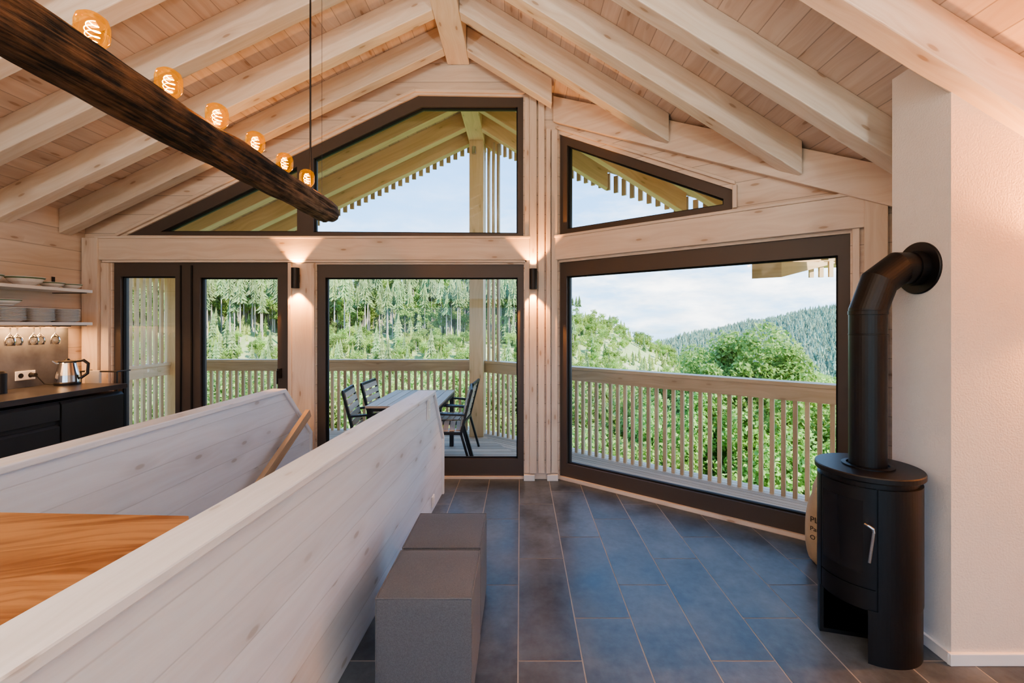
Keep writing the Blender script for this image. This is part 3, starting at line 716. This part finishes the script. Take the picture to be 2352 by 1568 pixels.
def chair(x,y,rot):
    e=empty("outdoor_chair",(x,y,zd)); e.rotation_euler=(0,0,rot)
    mf=MB(); ms=MB()
    for s_ in(-1,1):
        yy=s_*.25
        mf.bar((.22,yy,0),(.20,yy,.62),.03,.02,(1,0,0)); mf.bar((-.30,yy,0),(-.18,yy,.42),.03,.025,(1,0,0)); mf.bar((-.18,yy,.40),(-.30,yy,.88),.03,.025,(1,0,0))
        mf.bar((-.22,yy,.61),(.25,yy,.64),.04,.02); mf.bar((-.2,yy,.41),(.22,yy,.43),.025,.03)
    mf.bar((.2,-.25,.42),(.2,.25,.42),.02,.03); mf.bar((-.30,-.25,.87),(-.30,.25,.87),.02,.03); mf.bar((-.19,-.25,.41),(-.19,.25,.41),.02,.03)
    for k in range(6): xx=-.16+k*.072; ms.box((xx-.03,-.235,.435),(xx+.03,.235,.45),(0,1,0))
    for k in range(6):
        t=.12+k*.155; p=V((-.18-.12*t,0,.40+.48*t)); ms.obox(p+V((.012,0,0)),(0,.47,0),V((-.24,0,.97))*.058,V((.97,0,.24))*.014,(0,1,0))
    mf.build("frame",[M_black],e); ms.build("slats",[M_teak],e)
chair(-1.62,5.10,.15); chair(-1.60,5.68,.0); chair(-.85,5.12,math.pi+.12); chair(-.85,5.68,math.pi-.05)
# ---- landscape
def interp(t,xs,ys): return float(np.interp(t,xs,ys))
TC=[-1.6,-.6,-.1,.02,.1,.2,.316,.40,.6,1.3]; HC=[14,11,9,8,5.5,1,-9,-20,-36,-50]
def gz(t,y):
    hc=interp(t,TC,HC); 
    if y<12: return -4-1*(y/12)*2
    if y<60: return -6+(y-12)/48*(-16)
    if y<170:
        s=(y-60)/110
        return -22+(hc+22)*s+ (1.8*noise.noise(V((t*12,y*.04,0))))*min(1,(y-60)/20)
    return hc-(y-170)*.25
TS=np.linspace(-1.7,1.5,90); YS=list(np.concatenate([np.linspace(-8,60,14),np.linspace(66,170,26),np.linspace(180,330,6)]))
me=bpy.data.meshes.new("hillside"); vs=[];fs=[]
for y in YS:
    for t in TS: vs.append((t*max(y,12),y,gz(t,max(y,0))))
nt=len(TS)
for a in range(len(YS)-1):
    for b in range(nt-1): i=a*nt+b; fs.append((i,i+1,i+nt+1,i+nt))
me.from_pydata(vs,[],fs); me.materials.append(M_hill); o=bpy.data.objects.new("hillside_ground",me); bpy.context.collection.objects.link(o)
for p in me.polygons: p.use_smooth=True
TF=[.0,.2,.28,.33,.39,.53,.61,.70,.85,1.3]; HF=[-70,-52,-42,-32,-18,4,20,27,34,45]
me=bpy.data.meshes.new("far"); vs=[];fs=[]; TS2=np.linspace(.0,1.4,70); Y2=np.linspace(330,1100,28)
def gf(t,y):
    h=interp(t,TF,HF)
    s=(y-330)/470 if y<800 else 1-(y-800)/800
    return -75+(h+75)*max(0,s)**.8+5*noise.noise(V((t*14,y*.012,4)))
for y in Y2:
    for t in TS2: vs.append((t*y,y,gf(t,y)))
nt=len(TS2)
for a in range(len(Y2)-1):
    for b in range(nt-1): i=a*nt+b; fs.append((i,i+1,i+nt+1,i+nt))
me.from_pydata(vs,[],fs); me.materials.append(M_farh); o=bpy.data.objects.new("distant_hill",me); bpy.context.collection.objects.link(o)
for p in me.polygons: p.use_smooth=True
mb=MB(); mb.face([(-9000,300,-95),(9000,300,-95),(9000,9000,-160),(-9000,9000,-160)]); mb.build("distant_plain",[M_plain])
def conifer(name,mat,z0=.1,rad=.2,layers=10,sp=9):
    mb=MB()
    for k in range(layers):
        f=k/layers; zb_=z0+(1-z0-.1)*f; r=rad*(1-f)**.85+.015; hh=(1-z0)/layers*1.9; ph=random.random()*6
        ring=[]
        for i in range(sp*2):
            a=math.pi*i/sp+ph; rr=r*(1 if i%2 else .5)*random.uniform(.7,1.2); ring.append(V((rr*math.cos(a),rr*math.sin(a),zb_-(.025 if i%2 else -.01)+random.uniform(-.01,.01))))
        ap=V((0,0,min(1,zb_+hh)))
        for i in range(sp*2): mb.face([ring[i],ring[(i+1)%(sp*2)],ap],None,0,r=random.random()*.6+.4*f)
    mb.lathe((0,0,0),[(.011,-.05),(.006,.8)],6,1)
    return mb.build(name,[mat,M_trunk])
def scatter(name,child,pts):
    vs=[];fs=[]
    for (x,y,z,s) in pts:
        a=random.random()*6.28; i=len(vs)
        for k in range(4): b=a+k*math.pi/2; vs.append((x+s*.7071*math.cos(b),y+s*.7071*math.sin(b),z))
        fs.append((i,i+1,i+2,i+3))
    me=bpy.data.meshes.new(name); me.from_pydata(vs,[],fs); o=bpy.data.objects.new(name,me); bpy.context.collection.objects.link(o)
    o.instance_type='FACES'; o.use_instance_faces_scale=True; o.instance_faces_scale=1; o.show_instancer_for_render=False; o.show_instancer_for_viewport=False
    child.parent=o; return o
def leafcloud(name,mat,nl,size,lumps=26,seed=1,lr=(.2,.36),hgt=.95,zoff=0,trunk=None,far=.78):
    r=np.random.default_rng(seed)
    cs=[]
    for _ in range(lumps):
        a=r.uniform(0,6.28); el=r.uniform(-.9,1); rr=r.uniform(.35,far); ce=math.sqrt(max(0,1-el*el)); cs.append((rr*ce*math.cos(a),rr*ce*math.sin(a),rr*el*hgt,r.uniform(*lr)))
    cs=np.array(cs); idx=r.integers(0,lumps,nl); d=r.normal(size=(nl,3)); d/=np.linalg.norm(d,axis=1)[:,None]
    rad=cs[idx,3]*r.uniform(.45,1.12,nl)**.7; P_=cs[idx,:3]+d*rad[:,None]+np.array([0,0,zoff])
    nrm=d*.6+r.normal(size=(nl,3))*.7+np.array([0,0,.5]); nrm/=np.linalg.norm(nrm,axis=1)[:,None]
    t1=np.cross(nrm,r.normal(size=(nl,3))); t1/=np.linalg.norm(t1,axis=1)[:,None]; t2=np.cross(nrm,t1)
    s=size*r.uniform(.6,1.3,nl)[:,None]
    pts=np.stack([P_-t1*s,P_-t2*s*.6,P_+t1*s,P_+t2*s*.6],1).reshape(-1,3).tolist()
    fc=[(4*i,4*i+1,4*i+2,4*i+3) for i in range(nl)]; rv=r.uniform(0,1,nl).tolist(); mi=[0]*nl
    if trunk:
        b=len(pts); 
        for k in range(5): a=2*math.pi*k/5; pts.append([.05*math.cos(a),.05*math.sin(a),trunk]); pts.append([.03*math.cos(a),.03*math.sin(a),zoff])
        for k in range(5): j=(k+1)%5; fc.append((b+2*k,b+2*j,b+2*j+1,b+2*k+1)); rv.append(.5); mi.append(1)
    me=bpy.data.meshes.new(name); me.from_pydata(pts,[],fc)
    at=me.attributes.new("rnd",'FLOAT','FACE'); at.data.foreach_set("value",np.array(rv,dtype=np.float32))
    me.materials.append(mat); me.materials.append(M_trunk); me.polygons.foreach_set("material_index",np.array(mi,dtype=np.int32)); o=bpy.data.objects.new(name,me); bpy.context.collection.objects.link(o); return o
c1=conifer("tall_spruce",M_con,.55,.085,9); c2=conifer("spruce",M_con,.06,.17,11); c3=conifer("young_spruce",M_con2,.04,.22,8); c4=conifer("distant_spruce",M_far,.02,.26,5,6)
c5=leafcloud("beech_tree",M_bush,1300,.070,16,9,(.2,.34),1.3,2.0,trunk=-.3)
p1=[];p2=[];p3=[];p4=[];p5=[]
def rt(a,b): return random.uniform(a,b)
for _ in range(560):
    y=rt(122,178); t=rt(-1.0,.13); 
    if t>.06 and random.random()<.5: continue
    p1.append((t*y,y,gz(t,y)-.3,rt(14,22) if t<.03 else rt(8,12)))
for _ in range(260):
    y=rt(75,178); t=rt(-1.0,.3); p2.append((t*y,y,gz(t,y)-.3,rt(5,11) if t<.1 else rt(4,7)))
for _ in range(2800):
    y=rt(70,178); t=rt(-1.0,.42)
    if noise.noise(V((t*8,y*.05,2)))<-.08: continue
    p3.append((t*y,y,gz(t,y)-.2,rt(1.6,4.4)))
for _ in range(2600):
    y=rt(70,178); t=rt(-1.0,.42)
    if noise.noise(V((t*9+5,y*.06,7)))<-.14: continue
    s=rt(.8,1.8) if (y<128 or t>.05) else rt(1.8,4.3)
    p5.append((t*y,y,gz(t,y)-.3,s))
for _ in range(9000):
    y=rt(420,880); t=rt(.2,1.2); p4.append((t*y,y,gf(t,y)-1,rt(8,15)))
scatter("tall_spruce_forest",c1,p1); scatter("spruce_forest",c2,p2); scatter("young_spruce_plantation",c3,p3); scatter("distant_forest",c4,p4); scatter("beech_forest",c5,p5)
lm=leafcloud("maple_crown",M_leaf,30000,.028,80,1,(.11,.24),.95,far=.95); lb=leafcloud("bush_crown",M_bush,9000,.045,34,3,(.16,.3),far=.85)
PM=[(6.6,13.5,-.80,2.4),(4.9,12.6,-2.1,2.1),(8.2,13.5,-2.2,2.2),(6.5,11.5,-3.0,2.4),(3.2,11.5,-3.4,2.3),(1.2,12.5,-3.3,2.2),(9.5,11,-2.6,2.6),(4.9,9.6,-4.2,2.3),(8,9,-4.4,2.5),(12,13,-2,3),(2.0,9.6,-4.8,2.2),(-1,13,-3.9,2.4),(9.2,17,-2.6,2.8),(5.5,16.5,-2.5,2.6)]
scatter("maple_trees",lm,PM)
PB=[]
for _ in range(190):
    y=rt(20,75); t=rt(-1.1,.9); s=rt(1.6,3.2)*(1+y/60); top=-.085*y-rt(.2,1.6)-(1.5 if y<25 else 0); PB.append((t*y,y,H+top-s*.85,s))
scatter("hillside_bushes",lb,PB)
mb=MB()
for x,y,z,s in PM[:3]: mb.tube([(x,y,-6),(x+.1,y,z-1),(x,y,z+s*.5)],[.16,.12,.04],8)
mb.build("maple_trunks",[M_trunk])
# ---- world
w=bpy.data.worlds.new("sky"); bpy.context.scene.world=w; w.use_nodes=True; nt=w.node_tree; bg=nt.nodes['Background']
S=NT.__new__(NT); S.nt=nt
tc=S.n('ShaderNodeTexCoord'); sp=S.n('ShaderNodeSeparateXYZ'); S.l(tc.outputs['Generated'],sp.inputs[0]); z=sp.outputs[2]
c=S.mix(S.ramp(z,0.0,.34),(.42,.70,1.0),(.20,.48,.95))
mp=S.n('ShaderNodeMapping'); mp.inputs['Scale'].default_value=(1,1,3.2); S.l(tc.outputs['Generated'],mp.inputs[0])
cl=S.noise(mp.outputs[0],4.2,8,.62); cl=S.ramp(cl,.42,.60); low=S.ramp(z,.12,.30,1.0,.15)
low=S.math('MULTIPLY',low,S.ramp(sp.outputs[0],-.1,.25,.35,1.0))
f=S.math('MULTIPLY',cl,low,clamp=True)
sh=S.noise(mp.outputs[0],9,6,.6); cw=S.mix(S.ramp(sh,.35,.65),(.70,.80,.94),(1.35,1.35,1.35))
c=S.mix(f,c,cw)
gr=S.mix(S.ramp(z,-.06,0.0),(.25,.32,.2),c)
S.l(gr,bg.inputs[0]); bg.inputs[1].default_value=2.4
# ---- lights
def light(t,name,loc,en,col=(1,1,1),**k):
    l=bpy.data.lights.new(name,t); l.energy=en; l.color=col
    for a,b in k.items(): setattr(l,a,b)
    o=bpy.data.objects.new(name,l); bpy.context.collection.objects.link(o); o.location=loc; return o
s=light('SUN',"sun",(0,0,30),8.5,(1,.95,.86),angle=.02); s.rotation_euler=V((-.55,.55,-.75)).to_track_quat('-Z','Y').to_euler()
for i,(x,y,zz) in enumerate(((-.6,-1.2,2.6),(-3.2,-.8,2.0),(1.6,-.9,2.0))):  # unseen fill lights added behind the camera to brighten the room
    o=light('AREA',"fill_light",(x,y,zz),100,(1,.94,.88),shape='DISK',size=.4); o.rotation_euler=(math.pi,0,0)
# ---- camera
cam=bpy.data.cameras.new("camera"); co=bpy.data.objects.new("camera",cam); bpy.context.collection.objects.link(co)
co.location=(0,0,H); co.rotation_euler=(math.pi/2,0,0); cam.sensor_width=36; cam.lens=36*F/2352; cam.clip_end=20000; cam.clip_start=.02
cam.shift_x=-(CX-1176)/2352; cam.shift_y=-(784-CY)/2352
sc=bpy.context.scene; sc.camera=co
sc.view_settings.view_transform='AgX'; sc.view_settings.look='AgX - Medium High Contrast'; sc.view_settings.exposure=0.42
